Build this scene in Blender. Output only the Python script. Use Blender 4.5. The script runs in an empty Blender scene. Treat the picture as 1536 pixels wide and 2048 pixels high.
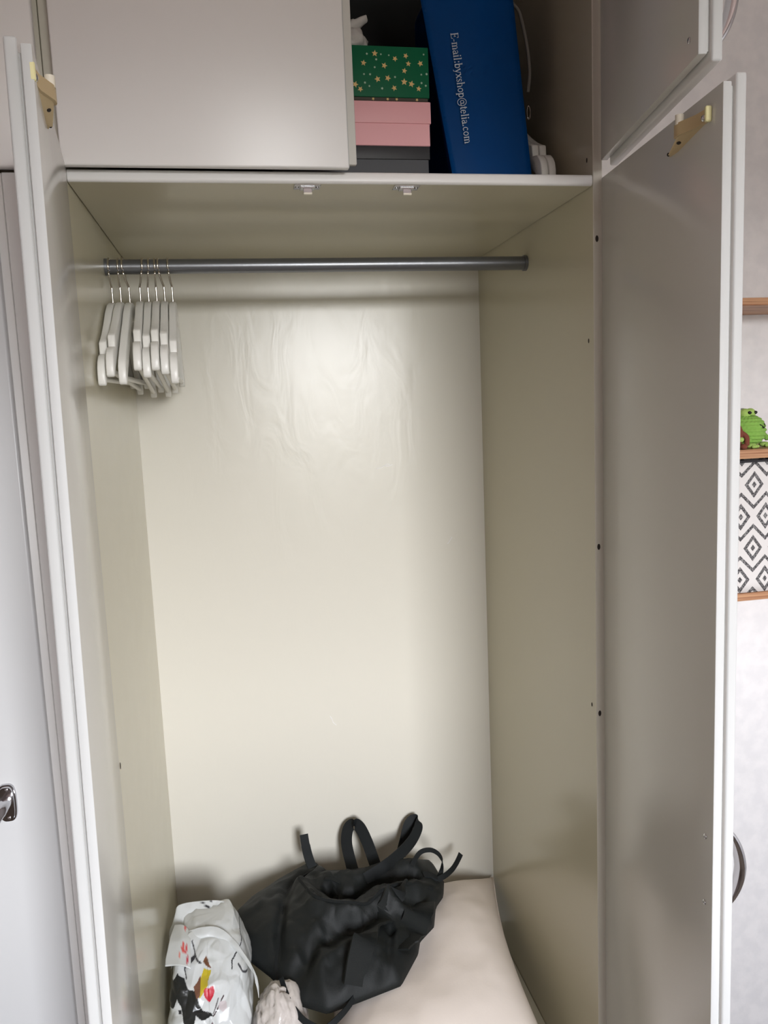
import bpy, bmesh, math, random
from math import sin, cos, pi, radians
from mathutils import Vector, Matrix, noise
random.seed(7)
scene = bpy.context.scene
COL = scene.collection

# ------------------------------------------------------------------ camera
cam_data = bpy.data.cameras.new('camera')
cam = bpy.data.objects.new('camera', cam_data)
COL.objects.link(cam)
cam_data.sensor_fit = 'VERTICAL'; cam_data.sensor_height = 36.0
cam_data.lens = 36.0 * 1588.79 / 2048
cam_data.clip_start = 0.01
def cam_matrix(loc, yaw, pitch, roll):
    f = Vector((-sin(yaw)*cos(pitch), cos(yaw)*cos(pitch), -sin(pitch)))
    r = Vector((cos(yaw), sin(yaw), 0)); u = r.cross(f)
    r2 = cos(roll)*r + sin(roll)*u; u2 = -sin(roll)*r + cos(roll)*u
    m = Matrix((r2, u2, -f)).transposed().to_4x4(); m.translation = loc
    return m
cam.matrix_world = cam_matrix(Vector((0.2151, -1.2418, 1.45)), -0.178, 0.1312, -0.0418)
scene.camera = cam

# ------------------------------------------------------------------ sky, window light, exposure
world = bpy.data.worlds.new('overcast_sky'); scene.world = world
world.use_nodes = True
wt = world.node_tree; wn = wt.nodes; wn.clear()
w_out = wn.new('ShaderNodeOutputWorld'); w_bg = wn.new('ShaderNodeBackground')
w_tc = wn.new('ShaderNodeTexCoord'); w_sep = wn.new('ShaderNodeSeparateXYZ'); w_rmp = wn.new('ShaderNodeValToRGB')
wt.links.new(w_tc.outputs['Generated'], w_sep.inputs[0])
wt.links.new(w_sep.outputs['Z'], w_rmp.inputs[0])
wt.links.new(w_rmp.outputs[0], w_bg.inputs[0]); wt.links.new(w_bg.outputs[0], w_out.inputs[0])
e = w_rmp.color_ramp.elements                      # ground below the horizon, even cloud above
e[0].position = 0.015; e[0].color = (0.10, 0.10, 0.09, 1)
e[1].position = 0.06; e[1].color = (1.0, 1.0, 1.0, 1)
for p_, c_ in ((.14, (.86, .87, .90, 1)), (.40, (.58, .61, .66, 1)), (1.0, (.26, .31, .39, 1))):
    e_ = w_rmp.color_ramp.elements.new(p_); e_.color = c_
w_bg.inputs[1].default_value = 84.0
WIN = (0.46, 1.36, 0.85, 2.15)                      # x0, x1, z0, z1 of the window in the wall behind the camera
pd = bpy.data.lights.new('window_portal', 'AREA'); pd.shape = 'RECTANGLE'
pd.size = WIN[1]-WIN[0]; pd.size_y = WIN[3]-WIN[2]; pd.cycles.is_portal = True
po = bpy.data.objects.new('window_portal', pd); COL.objects.link(po)
po.location = ((WIN[0]+WIN[1])/2, -3.26, (WIN[2]+WIN[3])/2); po.rotation_euler = (radians(90), 0, 0)
vs = scene.view_settings
vs.view_transform = 'Standard'; vs.look = 'None'; vs.gamma = 1.0; vs.use_curve_mapping = False
vs.exposure = -0.27

# ------------------------------------------------------------------ helpers
def lin(r, g, b):
    f = lambda c: (c/255/12.92 if c/255 <= .04045 else ((c/255+.055)/1.055)**2.4)
    return (f(r), f(g), f(b), 1)
def mat(name, col, rough=.5, metal=0.0, bump=None, spec=.5, rvar=None, cvar=None, **kw):
    """bump=(scale, strength, distance); rvar=(scale, amount) roughness variation; cvar=(scale, colour2, mapping scale)"""
    m = bpy.data.materials.new(name); m.use_nodes = True
    nt = m.node_tree; b = nt.nodes['Principled BSDF']
    b.inputs['Base Color'].default_value = col if len(col) == 4 else (*col, 1)
    b.inputs['Roughness'].default_value = rough; b.inputs['Metallic'].default_value = metal
    b.inputs['Specular IOR Level'].default_value = spec
    for k, v in kw.items(): b.inputs[k].default_value = v
    tc = nt.nodes.new('ShaderNodeTexCoord')
    if bump:
        n = nt.nodes.new('ShaderNodeTexNoise'); n.inputs['Scale'].default_value = bump[0]; n.inputs['Detail'].default_value = 3
        bp = nt.nodes.new('ShaderNodeBump'); bp.inputs['Strength'].default_value = bump[1]; bp.inputs['Distance'].default_value = bump[2]
        if len(bump) > 3:
            mp = nt.nodes.new('ShaderNodeMapping'); mp.inputs['Scale'].default_value = bump[3]
            n.inputs['Distortion'].default_value = 1.2
            nt.links.new(tc.outputs['Object'], mp.inputs[0]); nt.links.new(mp.outputs[0], n.inputs['Vector'])
        else: nt.links.new(tc.outputs['Object'], n.inputs['Vector'])
        nt.links.new(n.outputs[0], bp.inputs['Height'])
        nt.links.new(bp.outputs[0], b.inputs['Normal'])
    if rvar:
        n = nt.nodes.new('ShaderNodeTexNoise'); n.inputs['Scale'].default_value = rvar[0]; n.inputs['Detail'].default_value = 4
        mr = nt.nodes.new('ShaderNodeMapRange'); mr.inputs['From Min'].default_value = .1; mr.inputs['From Max'].default_value = .9
        mr.inputs['To Min'].default_value = rough-rvar[1]; mr.inputs['To Max'].default_value = rough+rvar[1]
        nt.links.new(tc.outputs['Object'], n.inputs['Vector']); nt.links.new(n.outputs[0], mr.inputs[0]); nt.links.new(mr.outputs[0], b.inputs['Roughness'])
    if cvar:
        mp = nt.nodes.new('ShaderNodeMapping'); mp.inputs['Scale'].default_value = cvar[2]
        n = nt.nodes.new('ShaderNodeTexNoise'); n.inputs['Scale'].default_value = cvar[0]; n.inputs['Detail'].default_value = 4
        rp = nt.nodes.new('ShaderNodeValToRGB'); rp.color_ramp.elements[0].position = .38; rp.color_ramp.elements[1].position = .62
        rp.color_ramp.elements[0].color = b.inputs['Base Color'].default_value[:]; rp.color_ramp.elements[1].color = cvar[1]
        nt.links.new(tc.outputs['Object'], mp.inputs[0]); nt.links.new(mp.outputs[0], n.inputs['Vector'])
        nt.links.new(n.outputs[0], rp.inputs[0]); nt.links.new(rp.outputs[0], b.inputs['Base Color'])
    return m

def obj(name, bm, m, parent=None, smooth=False, loc=None, angle=None):
    me = bpy.data.meshes.new(name); bm.normal_update(); bm.to_mesh(me); bm.free()
    for mm in (m if isinstance(m, (list, tuple)) else [m]): me.materials.append(mm)
    if smooth or angle:
        me.shade_smooth()
        if angle: me.set_sharp_from_angle(angle=radians(angle))
    o = bpy.data.objects.new(name, me); COL.objects.link(o)
    if parent: o.parent = parent
    if loc: o.location = loc
    return o
def link_empty(name, loc=(0,0,0), rotz=0, parent=None):
    o = bpy.data.objects.new(name, None); COL.objects.link(o)
    o.empty_display_size = .05; o.location = loc; o.rotation_euler = (0,0,rotz)
    if parent: o.parent = parent
    return o
def tag(o, label, cat, group=None):
    o['label'] = label; o['category'] = cat
    if group: o['group'] = group
    return o
def struct(name, bm, m):
    o = obj(name, bm, m); o['kind'] = 'structure'; return o
def thing(name, label, cat, loc=(0,0,0), rotz=0, group=None):
    return tag(link_empty(name, loc, rotz), label, cat, group)

def box(bm, x0, x1, y0, y1, z0, z1, bev=0, seg=2, mi=0):
    vs_ = [bm.verts.new((x, y, z)) for x in (x0, x1) for y in (y0, y1) for z in (z0, z1)]
    fs = [bm.faces.new([vs_[i] for i in q]) for q in ((0,1,3,2),(4,6,7,5),(0,4,5,1),(2,3,7,6),(0,2,6,4),(1,5,7,3))]
    for f in fs: f.material_index = mi
    if bev:
        es = list({ed for f in fs for ed in f.edges})
        r = bmesh.ops.bevel(bm, geom=es, offset=bev, segments=seg, affect='EDGES', profile=.5)
        for f in r['faces']: f.material_index = mi
    return bm
def nb(*a, **k): return box(bmesh.new(), *a, **k)
def cr(pts, n=8, closed=False):
    P = [Vector(p) for p in pts]; out = []; N = len(P)
    for i in range(N if closed else N-1):
        g = lambda k: P[k % N] if closed else P[max(0, min(N-1, k))]
        a, b, c, d = g(i-1), g(i), g(i+1), g(i+2)
        for j in range(n):
            t = j/n
            out.append(.5*((2*b)+(c-a)*t+(2*a-5*b+4*c-d)*t*t+(3*b-a-3*c+d)*t**3))
    if not closed: out.append(P[-1])
    return out
def tube(bm, pts, r, sides=8, mi=0, flat=1.0):
    pts = [Vector(p) for p in pts]; N = len(pts); rings = []; up = None
    for i, p in enumerate(pts):
        t = (pts[min(i+1, N-1)]-pts[max(i-1, 0)]).normalized()
        if up is None: up = t.orthogonal().normalized()
        up = (up - t*up.dot(t)); up = up.normalized() if up.length > 1e-6 else t.orthogonal().normalized()
        sd = t.cross(up); rr = r[i] if isinstance(r, (list, tuple)) else r
        rings.append([bm.verts.new(p + rr*(cos(2*pi*k/sides)*up + flat*sin(2*pi*k/sides)*sd)) for k in range(sides)])
    for a, b in zip(rings, rings[1:]):
        for k in range(sides):
            f = bm.faces.new((a[k], a[(k+1) % sides], b[(k+1) % sides], b[k])); f.material_index = mi
    for rg, rev in ((rings[0], True), (rings[-1], False)):
        f = bm.faces.new(rg[::-1] if rev else rg); f.material_index = mi
    bmesh.ops.recalc_face_normals(bm, faces=bm.faces[:])
    return bm
def ribbon(bm, pts, side, w, th, mi=0):
    """flat strap: centre path, side vector (constant or list), width, thickness"""
    N = len(pts); rings = []
    for i, p in enumerate(pts):
        t = (pts[min(i+1, N-1)]-pts[max(i-1, 0)]).normalized()
        s = Vector(side[i] if isinstance(side, list) else side); s = (s - t*s.dot(t)).normalized(); n_ = t.cross(s)
        ww = w[i] if isinstance(w, list) else w
        rings.append([bm.verts.new(p+s*a*ww/2+n_*b*th/2) for a, b in ((-1,-1),(1,-1),(1,1),(-1,1))])
    for a, b in zip(rings, rings[1:]):
        for k in range(4): bm.faces.new((a[k], a[(k+1)%4], b[(k+1)%4], b[k])).material_index = mi
    bm.faces.new(rings[0][::-1]); bm.faces.new(rings[-1])
    bmesh.ops.recalc_face_normals(bm, faces=bm.faces[:])
    return bm
def prism(bm, poly, axis, a, b, mi=0):
    """polygon in the two remaining axes, extruded from a to b along axis"""
    def P(u, v, w): return {'x': (w,u,v), 'y': (u,w,v), 'z': (u,v,w)}[axis]
    A = [bm.verts.new(P(u, v, a)) for u, v in poly]; B = [bm.verts.new(P(u, v, b)) for u, v in poly]
    fs = [bm.faces.new(A[::-1]), bm.faces.new(B)]
    for i in range(len(poly)):
        j = (i+1) % len(poly); fs.append(bm.faces.new((A[i], A[j], B[j], B[i])))
    for f in fs: f.material_index = mi
    bmesh.ops.recalc_face_normals(bm, faces=fs)
    return bm
def lathe(bm, prof, seg=32, c=(0,0,0), fn=None, mi=0):
    rings = []
    for r, z in prof:
        ring = []
        for k in range(seg):
            a = 2*pi*k/seg; p = Vector((c[0]+r*cos(a), c[1]+r*sin(a), c[2]+z))
            ring.append(bm.verts.new(fn(p, a) if fn else p))
        rings.append(ring)
    for a, b in zip(rings, rings[1:]):
        for k in range(seg): bm.faces.new((a[k], a[(k+1)%seg], b[(k+1)%seg], b[k])).material_index = mi
    bm.faces.new(rings[0][::-1]).material_index = mi; bm.faces.new(rings[-1]).material_index = mi
    return bm
def ball(bm, c, r, seg=16, sc=(1,1,1), mi=0):
    n0 = len(bm.faces)
    res = bmesh.ops.create_uvsphere(bm, u_segments=seg, v_segments=seg//2+1, radius=r)
    for v in res['verts']: v.co = Vector((v.co.x*sc[0]+c[0], v.co.y*sc[1]+c[1], v.co.z*sc[2]+c[2]))
    for f in {f for v in res['verts'] for f in v.link_faces}: f.material_index = mi
    return bm
def cyl(bm, p0, p1, r, sides=16, mi=0): return tube(bm, [p0, p1], r, sides, mi)
def fbm(p, o=3):
    return noise.fractal(Vector(p), 1.0, 2.0, o)
def seg_dist(p, a, b):
    ax, ay = a; bx, by = b; dx, dy = bx-ax, by-ay
    t = max(0, min(1, ((p[0]-ax)*dx+(p[1]-ay)*dy)/(dx*dx+dy*dy+1e-12)))
    return math.hypot(p[0]-ax-t*dx, p[1]-ay-t*dy)
def pl_dist(p, pl): return min(seg_dist(p, a, b) for a, b in zip(pl, pl[1:]))
def in_poly(p, poly):
    c = False; x, y = p; j = len(poly)-1
    for i in range(len(poly)):
        xi, yi = poly[i]; xj, yj = poly[j]
        if (yi > y) != (yj > y) and x < (xj-xi)*(y-yi)/(yj-yi)+xi: c = not c
        j = i
    return c

# ------------------------------------------------------------------ materials
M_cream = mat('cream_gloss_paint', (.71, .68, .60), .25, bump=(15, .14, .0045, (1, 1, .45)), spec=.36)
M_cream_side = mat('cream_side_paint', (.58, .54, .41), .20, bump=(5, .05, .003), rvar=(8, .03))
M_white = mat('white_door_paint', (.80, .78, .765), .32, bump=(12, .05, .002), spec=.4)
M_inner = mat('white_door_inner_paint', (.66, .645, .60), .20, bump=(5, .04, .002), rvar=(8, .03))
M_shaded_door = mat('shaded_white_door_paint', (.60, .605, .61), .3, bump=(12, .05, .002))  # white door paint greyed down to stand in for a soft shadow
M_edge = mat('white_edge_paint', (.58, .585, .58), .5, bump=(60, .12, .002), spec=.3)
M_wall = mat('pale_wallpaper', (.86, .845, .85), .6, cvar=(26, (.80, .79, .80, 1), (1, 1, 1)), bump=(30, .25, .003))
M_room = mat('room_wall', (.60, .53, .51), .8, bump=(30, .1, .002))
M_ceil = mat('pink_ceiling', (.92, .73, .69), .85, bump=(20, .1, .002))
M_floor = mat('laminate_floor', (.14, .105, .08), .2, cvar=(9, (.18, .14, .105, 1), (1, 9, 1)))
M_grey = mat('grey_rail_metal', (.20, .205, .22), .32, .75, bump=(80, .05, .001))
M_chrome = mat('chrome', (.62, .62, .64), .12, 1.0)
M_steel = mat('hook_steel', (.66, .62, .58), .16, 1.0)
M_dark = mat('dark_hole', (.03, .022, .018), .8)
M_tan = mat('tan_plastic', (.60, .45, .24), .42, bump=(40, .05, .001))
M_yellow = mat('pale_yellow_plastic', (.80, .74, .40), .4)
M_ivory = mat('ivory_plastic', (.78, .72, .60), .4)
M_hanger = mat('white_hanger_wood', (.80, .79, .75), .34, bump=(40, .05, .001))
M_green = mat('dark_green_card', lin(10, 102, 68), .5, spec=.2)
M_greenlid = mat('brown_green_card', lin(58, 50, 38), .5)
M_gold = mat('gold_print', lin(232, 196, 128), .4)
M_mint = mat('pale_mint_print', lin(186, 214, 190), .4)
M_pink = mat('pink_card', lin(252, 186, 192), .5)
M_black_card = mat('black_card', lin(44, 44, 48), .5)
M_navy = mat('navy_lidded_card', lin(58, 60, 66), .5)
M_blue = mat('blue_coated_paper', lin(0, 84, 160), .42, bump=(14, .25, .006), spec=.2)
M_letter = mat('pale_print', lin(190, 200, 212), .5)
M_cord = mat('grey_cord', lin(120, 116, 110), .8, bump=(200, .4, .001))
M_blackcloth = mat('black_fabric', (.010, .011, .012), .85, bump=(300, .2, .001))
M_pack = mat('black_nylon', (.0085, .0105, .0105), .60, bump=(420, .35, .0008), spec=.36)
M_web = mat('black_webbing', (.009, .011, .012), .7, bump=(600, .4, .0006), spec=.3)
M_pillow = mat('beige_pillow_cotton', lin(243, 231, 221), .85, bump=(220, .15, .0008))
M_film = mat('white_tied_plastic', lin(205, 200, 196), .35, bump=(30, .4, .003))
M_foil = mat('shiny_wrap', lin(214, 206, 200), .22, bump=(28, .8, .006))
M_oak = mat('oak_laminate', lin(196, 150, 112), .5, cvar=(7, lin(160, 110, 78), (1, 14, 40)))
M_frog = mat('green_yarn', lin(138, 184, 84), .9, bump=(260, .6, .002))
M_frog2 = mat('light_green_yarn', lin(166, 198, 104), .9, bump=(260, .6, .002))
M_brown = mat('brown_yarn', lin(122, 66, 48), .9, bump=(240, .6, .002))
M_eye = mat('black_bead', (.008, .008, .008), .15)
M_greyblock = mat('grey_plastic', lin(120, 122, 118), .5)
M_rim = mat('dark_binding', lin(44, 42, 46), .8)

def basket_material():
    m = bpy.data.materials.new('woven_diamond_fabric'); m.use_nodes = True
    nt = m.node_tree; L = nt.links; b = nt.nodes['Principled BSDF']; b.inputs['Roughness'].default_value = .85
    def nd(op, a, b_=None):
        n = nt.nodes.new('ShaderNodeMath'); n.operation = op
        for i, v in enumerate((a, b_)):
            if v is None: continue
            if isinstance(v, (int, float)): n.inputs[i].default_value = v
            else: L.new(v, n.inputs[i])
        return n.outputs[0]
    uv = nt.nodes.new('ShaderNodeUVMap'); sp = nt.nodes.new('ShaderNodeSeparateXYZ'); L.new(uv.outputs[0], sp.inputs[0])
    row = nd('FLOOR', sp.outputs['Y']); fv = nd('ABSOLUTE', nd('SUBTRACT', nd('SUBTRACT', sp.outputs['Y'], row), .5))
    us = nd('ADD', sp.outputs['X'], nd('MULTIPLY', nd('FLOORED_MODULO', row, 2.0), .5))
    uu = nd('ABSOLUTE', nd('SUBTRACT', nd('FRACT', us), .5))                          # 0 on a lozenge's middle, .5 between two
    d = nd('ADD', nd('DIVIDE', uu, .38), nd('DIVIDE', fv, .425))
    ring = nd('MULTIPLY', nd('GREATER_THAN', d, .62), nd('LESS_THAN', d, 1.0)); core = nd('LESS_THAN', d, .25)
    zz = nd('LESS_THAN', nd('ABSOLUTE', nd('SUBTRACT', fv, nd('SUBTRACT', .71, nd('MULTIPLY', uu, .84)))), .066)
    bands = nd('ADD', nd('ADD', ring, core), zz)
    tc = nt.nodes.new('ShaderNodeTexCoord')
    w = nt.nodes.new('ShaderNodeTexChecker'); w.inputs['Scale'].default_value = 330; L.new(tc.outputs['Object'], w.inputs['Vector'])
    nz = nt.nodes.new('ShaderNodeTexNoise'); nz.inputs['Scale'].default_value = 320; L.new(tc.outputs['Object'], nz.inputs['Vector'])
    dk = nt.nodes.new('ShaderNodeMix'); dk.data_type = 'RGBA'
    dk.inputs[6].default_value = lin(70, 68, 70); dk.inputs[7].default_value = lin(140, 138, 138)
    L.new(nd('MULTIPLY', nd('GREATER_THAN', nz.outputs[0], .52), 1.0), dk.inputs[0])
    mx = nt.nodes.new('ShaderNodeMix'); mx.data_type = 'RGBA'
    mx.inputs[6].default_value = lin(226, 222, 220)
    L.new(bands, mx.inputs[0]); L.new(dk.outputs[2], mx.inputs[7]); L.new(mx.outputs[2], b.inputs['Base Color'])
    bp = nt.nodes.new('ShaderNodeBump'); bp.inputs['Strength'].default_value = .3; bp.inputs['Distance'].default_value = .001
    L.new(w.outputs[1], bp.inputs['Height']); L.new(bp.outputs[0], b.inputs['Normal'])
    return m
M_basket = basket_material()
def print_material():
    m = mat('printed_plastic', lin(236, 236, 234), .22, bump=(26, .35, .004))
    nt = m.node_tree; a = nt.nodes.new('ShaderNodeVertexColor'); a.layer_name = 'print'
    nt.links.new(a.outputs[0], nt.nodes['Principled BSDF'].inputs['Base Color'])
    return m
M_print = print_material()
def glass_material():
    m = bpy.data.materials.new('window_glass'); m.use_nodes = True; nt = m.node_tree; nt.nodes.clear()
    o = nt.nodes.new('ShaderNodeOutputMaterial'); mx = nt.nodes.new('ShaderNodeMixShader')
    t = nt.nodes.new('ShaderNodeBsdfTransparent'); g = nt.nodes.new('ShaderNodeBsdfGlossy'); g.inputs['Roughness'].default_value = .02
    mx.inputs[0].default_value = .06
    nt.links.new(t.outputs[0], mx.inputs[1]); nt.links.new(g.outputs[0], mx.inputs[2]); nt.links.new(mx.outputs[0], o.inputs[0])
    return m
M_glass = glass_material()

# ------------------------------------------------------------------ room shell
RX0, RX1, RY0, RY1, RZ, FZ = -2.0, 2.5, -3.2, 0.66, 2.62, -.41
struct('floor', nb(RX0-.1, RX1+.1, RY0-.1, RY1+.1, FZ-.06, FZ), M_floor)
struct('ceiling', nb(RX0-.1, RX1+.1, RY0-.1, RY1+.1, RZ, RZ+.06), M_ceil)
struct('wall_back', nb(RX0-.1, RX1+.1, RY1, RY1+.1, FZ, RZ), M_wall)
struct('wall_left', nb(RX0-.1, RX0, RY0, RY1, FZ, RZ), M_room)
struct('wall_right', nb(RX1, RX1+.1, RY0, RY1, FZ, RZ), M_wall)
bm = bmesh.new()
for a in ((RX0-.1, WIN[0], FZ, RZ), (WIN[1], RX1+.1, FZ, RZ), (WIN[0], WIN[1], FZ, WIN[2]), (WIN[0], WIN[1], WIN[3], RZ)):
    box(bm, a[0], a[1], RY0-.1, RY0, a[2], a[3])
struct('wall_front', bm, M_room)
bm = bmesh.new()
box(bm, WIN[0], WIN[0]+.04, RY0-.08, RY0-.03, WIN[2], WIN[3]); box(bm, WIN[1]-.04, WIN[1], RY0-.08, RY0-.03, WIN[2], WIN[3])
box(bm, WIN[0], WIN[1], RY0-.08, RY0-.03, WIN[2], WIN[2]+.04); box(bm, WIN[0], WIN[1], RY0-.08, RY0-.03, WIN[3]-.04, WIN[3])
w1 = struct('window_1', bm, M_edge)
obj('pane', nb(WIN[0]+.04, WIN[1]-.04, RY0-.058, RY0-.054, WIN[2]+.04, WIN[3]-.04), M_glass, w1)

# ------------------------------------------------------------------ wardrobe
W, D, ZS, TH, ZT, ZB = .8, .6183, 1.7871, .0171, 2.5, .09
wd = thing('wardrobe', 'open cream-lined wardrobe with white doors, hanging rail and top cupboard', 'wardrobe')
def side_board(x0, x1, par):
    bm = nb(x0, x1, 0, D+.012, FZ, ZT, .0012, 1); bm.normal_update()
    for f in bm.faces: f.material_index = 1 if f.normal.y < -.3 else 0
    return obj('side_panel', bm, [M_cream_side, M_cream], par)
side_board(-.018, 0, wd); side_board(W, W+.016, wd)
obj('back_panel', nb(0, W, D, D+.012, FZ+.02, ZT), M_cream, wd)
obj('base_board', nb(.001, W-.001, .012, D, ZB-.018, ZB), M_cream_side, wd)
obj('plinth', nb(.001, W-.001, .03, .045, FZ, ZB-.018), M_white, wd)
obj('top_board', nb(.001, W-.001, .004, D, ZT-.018, ZT), M_white, wd)
bm = nb(.0012, W-.0012, 0, D-.0015, ZS, ZS+TH)
ed = [x for x in bm.edges if all(v.co.y < .001 for v in x.verts) and abs(x.verts[0].co.z-x.verts[1].co.z) < 1e-4]
r_ = bmesh.ops.bevel(bm, geom=ed, offset=.0045, segments=5, affect='EDGES', profile=.5)
for f in bm.faces:
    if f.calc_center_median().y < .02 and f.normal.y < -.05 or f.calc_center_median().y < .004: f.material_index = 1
bm.normal_update()
shelf = obj('shelf', bm, [M_cream_side, M_white], wd, angle=40)
for cx in (.344, .498):                                  # metal strike plates for the door catches
    bm = bmesh.new()
    box(bm, cx-.020, cx+.020, .006, .030, ZS-.0016, ZS, .0005, 1)
    box(bm, cx-.011, cx+.011, .010, .026, ZS-.0042, ZS-.0016, .0005, 1)
    box(bm, cx-.0065, cx+.0065, .011, .014, ZS-.0135, ZS-.004, .0004, 1)
    for s in (-1, 1): cyl(bm, (cx+s*.0155, .018, ZS-.0026), (cx+s*.0155, .018, ZS-.0015), .0028, 10)
    box(bm, cx-.0065, cx+.0065, .0085, .0112, ZS-.0140, ZS-.0108, .0006, 1, mi=1)
    s = obj('strike_plate', bm, [M_chrome, M_ivory], shelf, angle=40); s['label'] = 'small metal catch plate with pale tongue under the shelf front'
rail = obj('hanging_rail', cyl(bmesh.new(), (0, .304, 1.7212), (W, .304, 1.7212), .0131, 28), M_grey, wd, angle=50)
rail['label'] = 'round grey metal hanging rail'
for x0, x1 in ((.0002, .006), (W-.006, W-.0002)): obj('rail_socket', cyl(bmesh.new(), (x0, .304, 1.7212), (x1, .304, 1.7212), .0152, 24), M_grey, rail, angle=50)
# nail holes in the front edge and the sides
for c_, r_, sc_ in [((W+.006, -.0002, z), .0028, (1, .3, 1.9)) for z in (1.705, 1.2, .905)]+[((W-.0002, y, z), .0022, (.3, 1, 1.8)) for y, z in ((.02, 1.545), (.018, .915), (.022, 1.832))]+[((.0002, .012, .905), .0024, (.3, 1, 2.4))]:
    obj('nail_hole', ball(bmesh.new(), c_, r_, 8, sc_), M_dark, wd)
# flaking cracks in the paint of the back board
for pts in ([(.536, 1.306), (.549, 1.308), (.556, 1.312), (.563, 1.310), (.575, 1.313)], [(.556, 1.312), (.561, 1.315), (.568, 1.314)],
            [(.7045, 1.112), (.709, 1.118), (.716, 1.128)], [(.394, .707), (.399, .699), (.401, .690), (.409, .682)]):
    obj('paint_flake', ribbon(bmesh.new(), [Vector((x, D-.0006, z)) for x, z in pts], (0, 0, 1), .0016, .0012), M_white, wd)

def warp_y(k, x, z): return k*(x/.39)*(z-.8)
def door(parent, side, hinge, ang, w, z0, z1, lip, inset, name='door', warp=0.0):
    """side +1: the inner face looks towards local +y (left hung); -1: towards local -y (right hung)"""
    d = link_empty(name, (hinge[0], hinge[1], 0), ang, parent)
    s = side
    def yb(a, b): return (min(-s*a, -s*b), max(-s*a, -s*b))
    wi, wo = (w, w-lip) if side > 0 else (w-lip*.25, w)
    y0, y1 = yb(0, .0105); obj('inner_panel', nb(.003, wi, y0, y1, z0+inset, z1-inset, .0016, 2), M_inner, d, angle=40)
    y0, y1 = yb(.0105, .0138); obj('core_strip', nb(.006, min(wi, wo)-.004, y0, y1, z0+inset+.004, z1-inset-.004), M_edge, d)
    y0, y1 = yb(.0138, .0265); obj('outer_panel', nb(.003, wo, y0, y1, z0, z1, .0028, 3), M_white, d, angle=40)
    for o in d.children:                                 # matt edge paint on the free edges
        o.data.materials.append(M_edge)
        for p in o.data.polygons:
            if p.normal.x > .6: p.material_index = 1
    if warp:                                             # the old door has warped: its free edge leans
        for o in d.children:
            for v in o.data.vertices: v.co.y += warp_y(warp, v.co.x, v.co.z)
    return d
def bow_handle(d, side, w, zc):
    s = side; pts = []
    for k in range(25):
        t = -1+2*k/24; pts.append((w, -s*(.0265+.0215*(1-t*t)**.75*1.0-.003*abs(t)), zc+t*.056))
    bm = tube(bmesh.new(), pts, [.0062-.003*abs(-1+2*k/24)**3 for k in range(25)], 14, 0, 1.25)
    h = obj('handle', bm, M_chrome, d, True); h['label'] = 'chrome bow handle'
    for dz in (-.046, .046):
        obj('screw', ball(bmesh.new(), (w, s*.0005, zc+dz), .0036, 12, (1, .45, 1)), M_chrome, d, True)
def catch(d, side, dw, dz, dn, sn, dl_):
    """tan plastic roller catch on the inner face, seen from below"""
    s = side; Y = lambda n: s*n*sn
    bm = bmesh.new()
    # mounting flange with its screw end, sloping block and tail (w along the door, n off its face)
    poly = [(.272, .0), (.356, .0), (.356, .0042), (.346, .0075), (.330, .0125), (.306, .0330), (.297, .0350), (.292, .0320), (.289, .012), (.272, .006)]
    prism(bm, [(w_, Y(n_)) for w_, n_ in poly], 'z', 1.7565, 1.7715)
    low = [(.268, .0), (.340, .0), (.322, .010), (.303, .027), (.295, .028), (.288, .015), (.270, .010)]
    A = [bm.verts.new((w_, Y(n_), 1.7565)) for w_, n_ in low]
    Bv = [bm.verts.new((.250+(w_-.264)*.30, Y(n_*.55), 1.7330+dl_)) for w_, n_ in low]
    fs = [bm.faces.new(A), bm.faces.new(Bv[::-1])]+[bm.faces.new((A[i], A[(i+1) % 7], Bv[(i+1) % 7], Bv[i])) for i in range(7)]
    bmesh.ops.recalc_face_normals(bm, faces=fs)
    box(bm, .3540, .3595, min(0, s*.0075), max(0, s*.0055), 1.7545, 1.7720, .0012, 1, mi=1)        # pale end lip
    cyl(bm, (.301, Y(.0255), 1.7700), (.301, Y(.0255), 1.7815), .0052, 14, mi=2)                          # ivory roller
    ball(bm, (.345, Y(.0072), 1.7625), .0040, 12, (1, .7, 1), mi=3)                                       # screws
    ball(bm, (.290, Y(.0155), 1.7530), .0032, 10, (1.3, .9, .8), mi=4)
    ball(bm, (.2550, Y(.0100), 1.7350+dl_), .0024, 10, (.8, .8, 1), mi=4)
    for v in bm.verts: v.co += Vector((dw, s*dn, dz))
    c = obj('catch', bm, [M_tan, M_yellow, M_ivory, M_chrome, M_dark], d, angle=35); c['label'] = 'tan plastic roller catch'
    return c
# lower doors, both swung open
dl = door(wd, 1, (.0012, -.0008), math.atan2(-.9959, .0910), .3934, -.15, 1.816, .010, .010, warp=.0105)
catch(dl, 1, .034, .018, .006, .50, .013)
dl['label'] = 'left lower door, open, seen nearly edge-on'
dr = door(wd, -1, (W+.0125, -.0005), math.atan2(-.99573, -.0924), .3864, -.15, 1.806, .012, .0085)
catch(dr, -1, 0, .008, 0, .46, .014); bow_handle(dr, -1, .364, .835); dr['label'] = 'right lower door, open, grey inner face towards the shelves'
# top cupboard doors: left shut, right open
dtl = door(wd, 1, (-.004, -.0012), 0, .4215, 1.801, 2.49, .0135, .010); dtl['label'] = 'left top cupboard door, shut'
bow_handle(dtl, 1, .375, 2.22)
dtr = door(wd, -1, (W+.0125, -.0005), math.atan2(-.98510, -.17231), .3907, 1.8155, 2.49, .012, .0085)
bow_handle(dtr, -1, .3625, 1.895); dtr['label'] = 'right top cupboard door, swung open'

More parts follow.
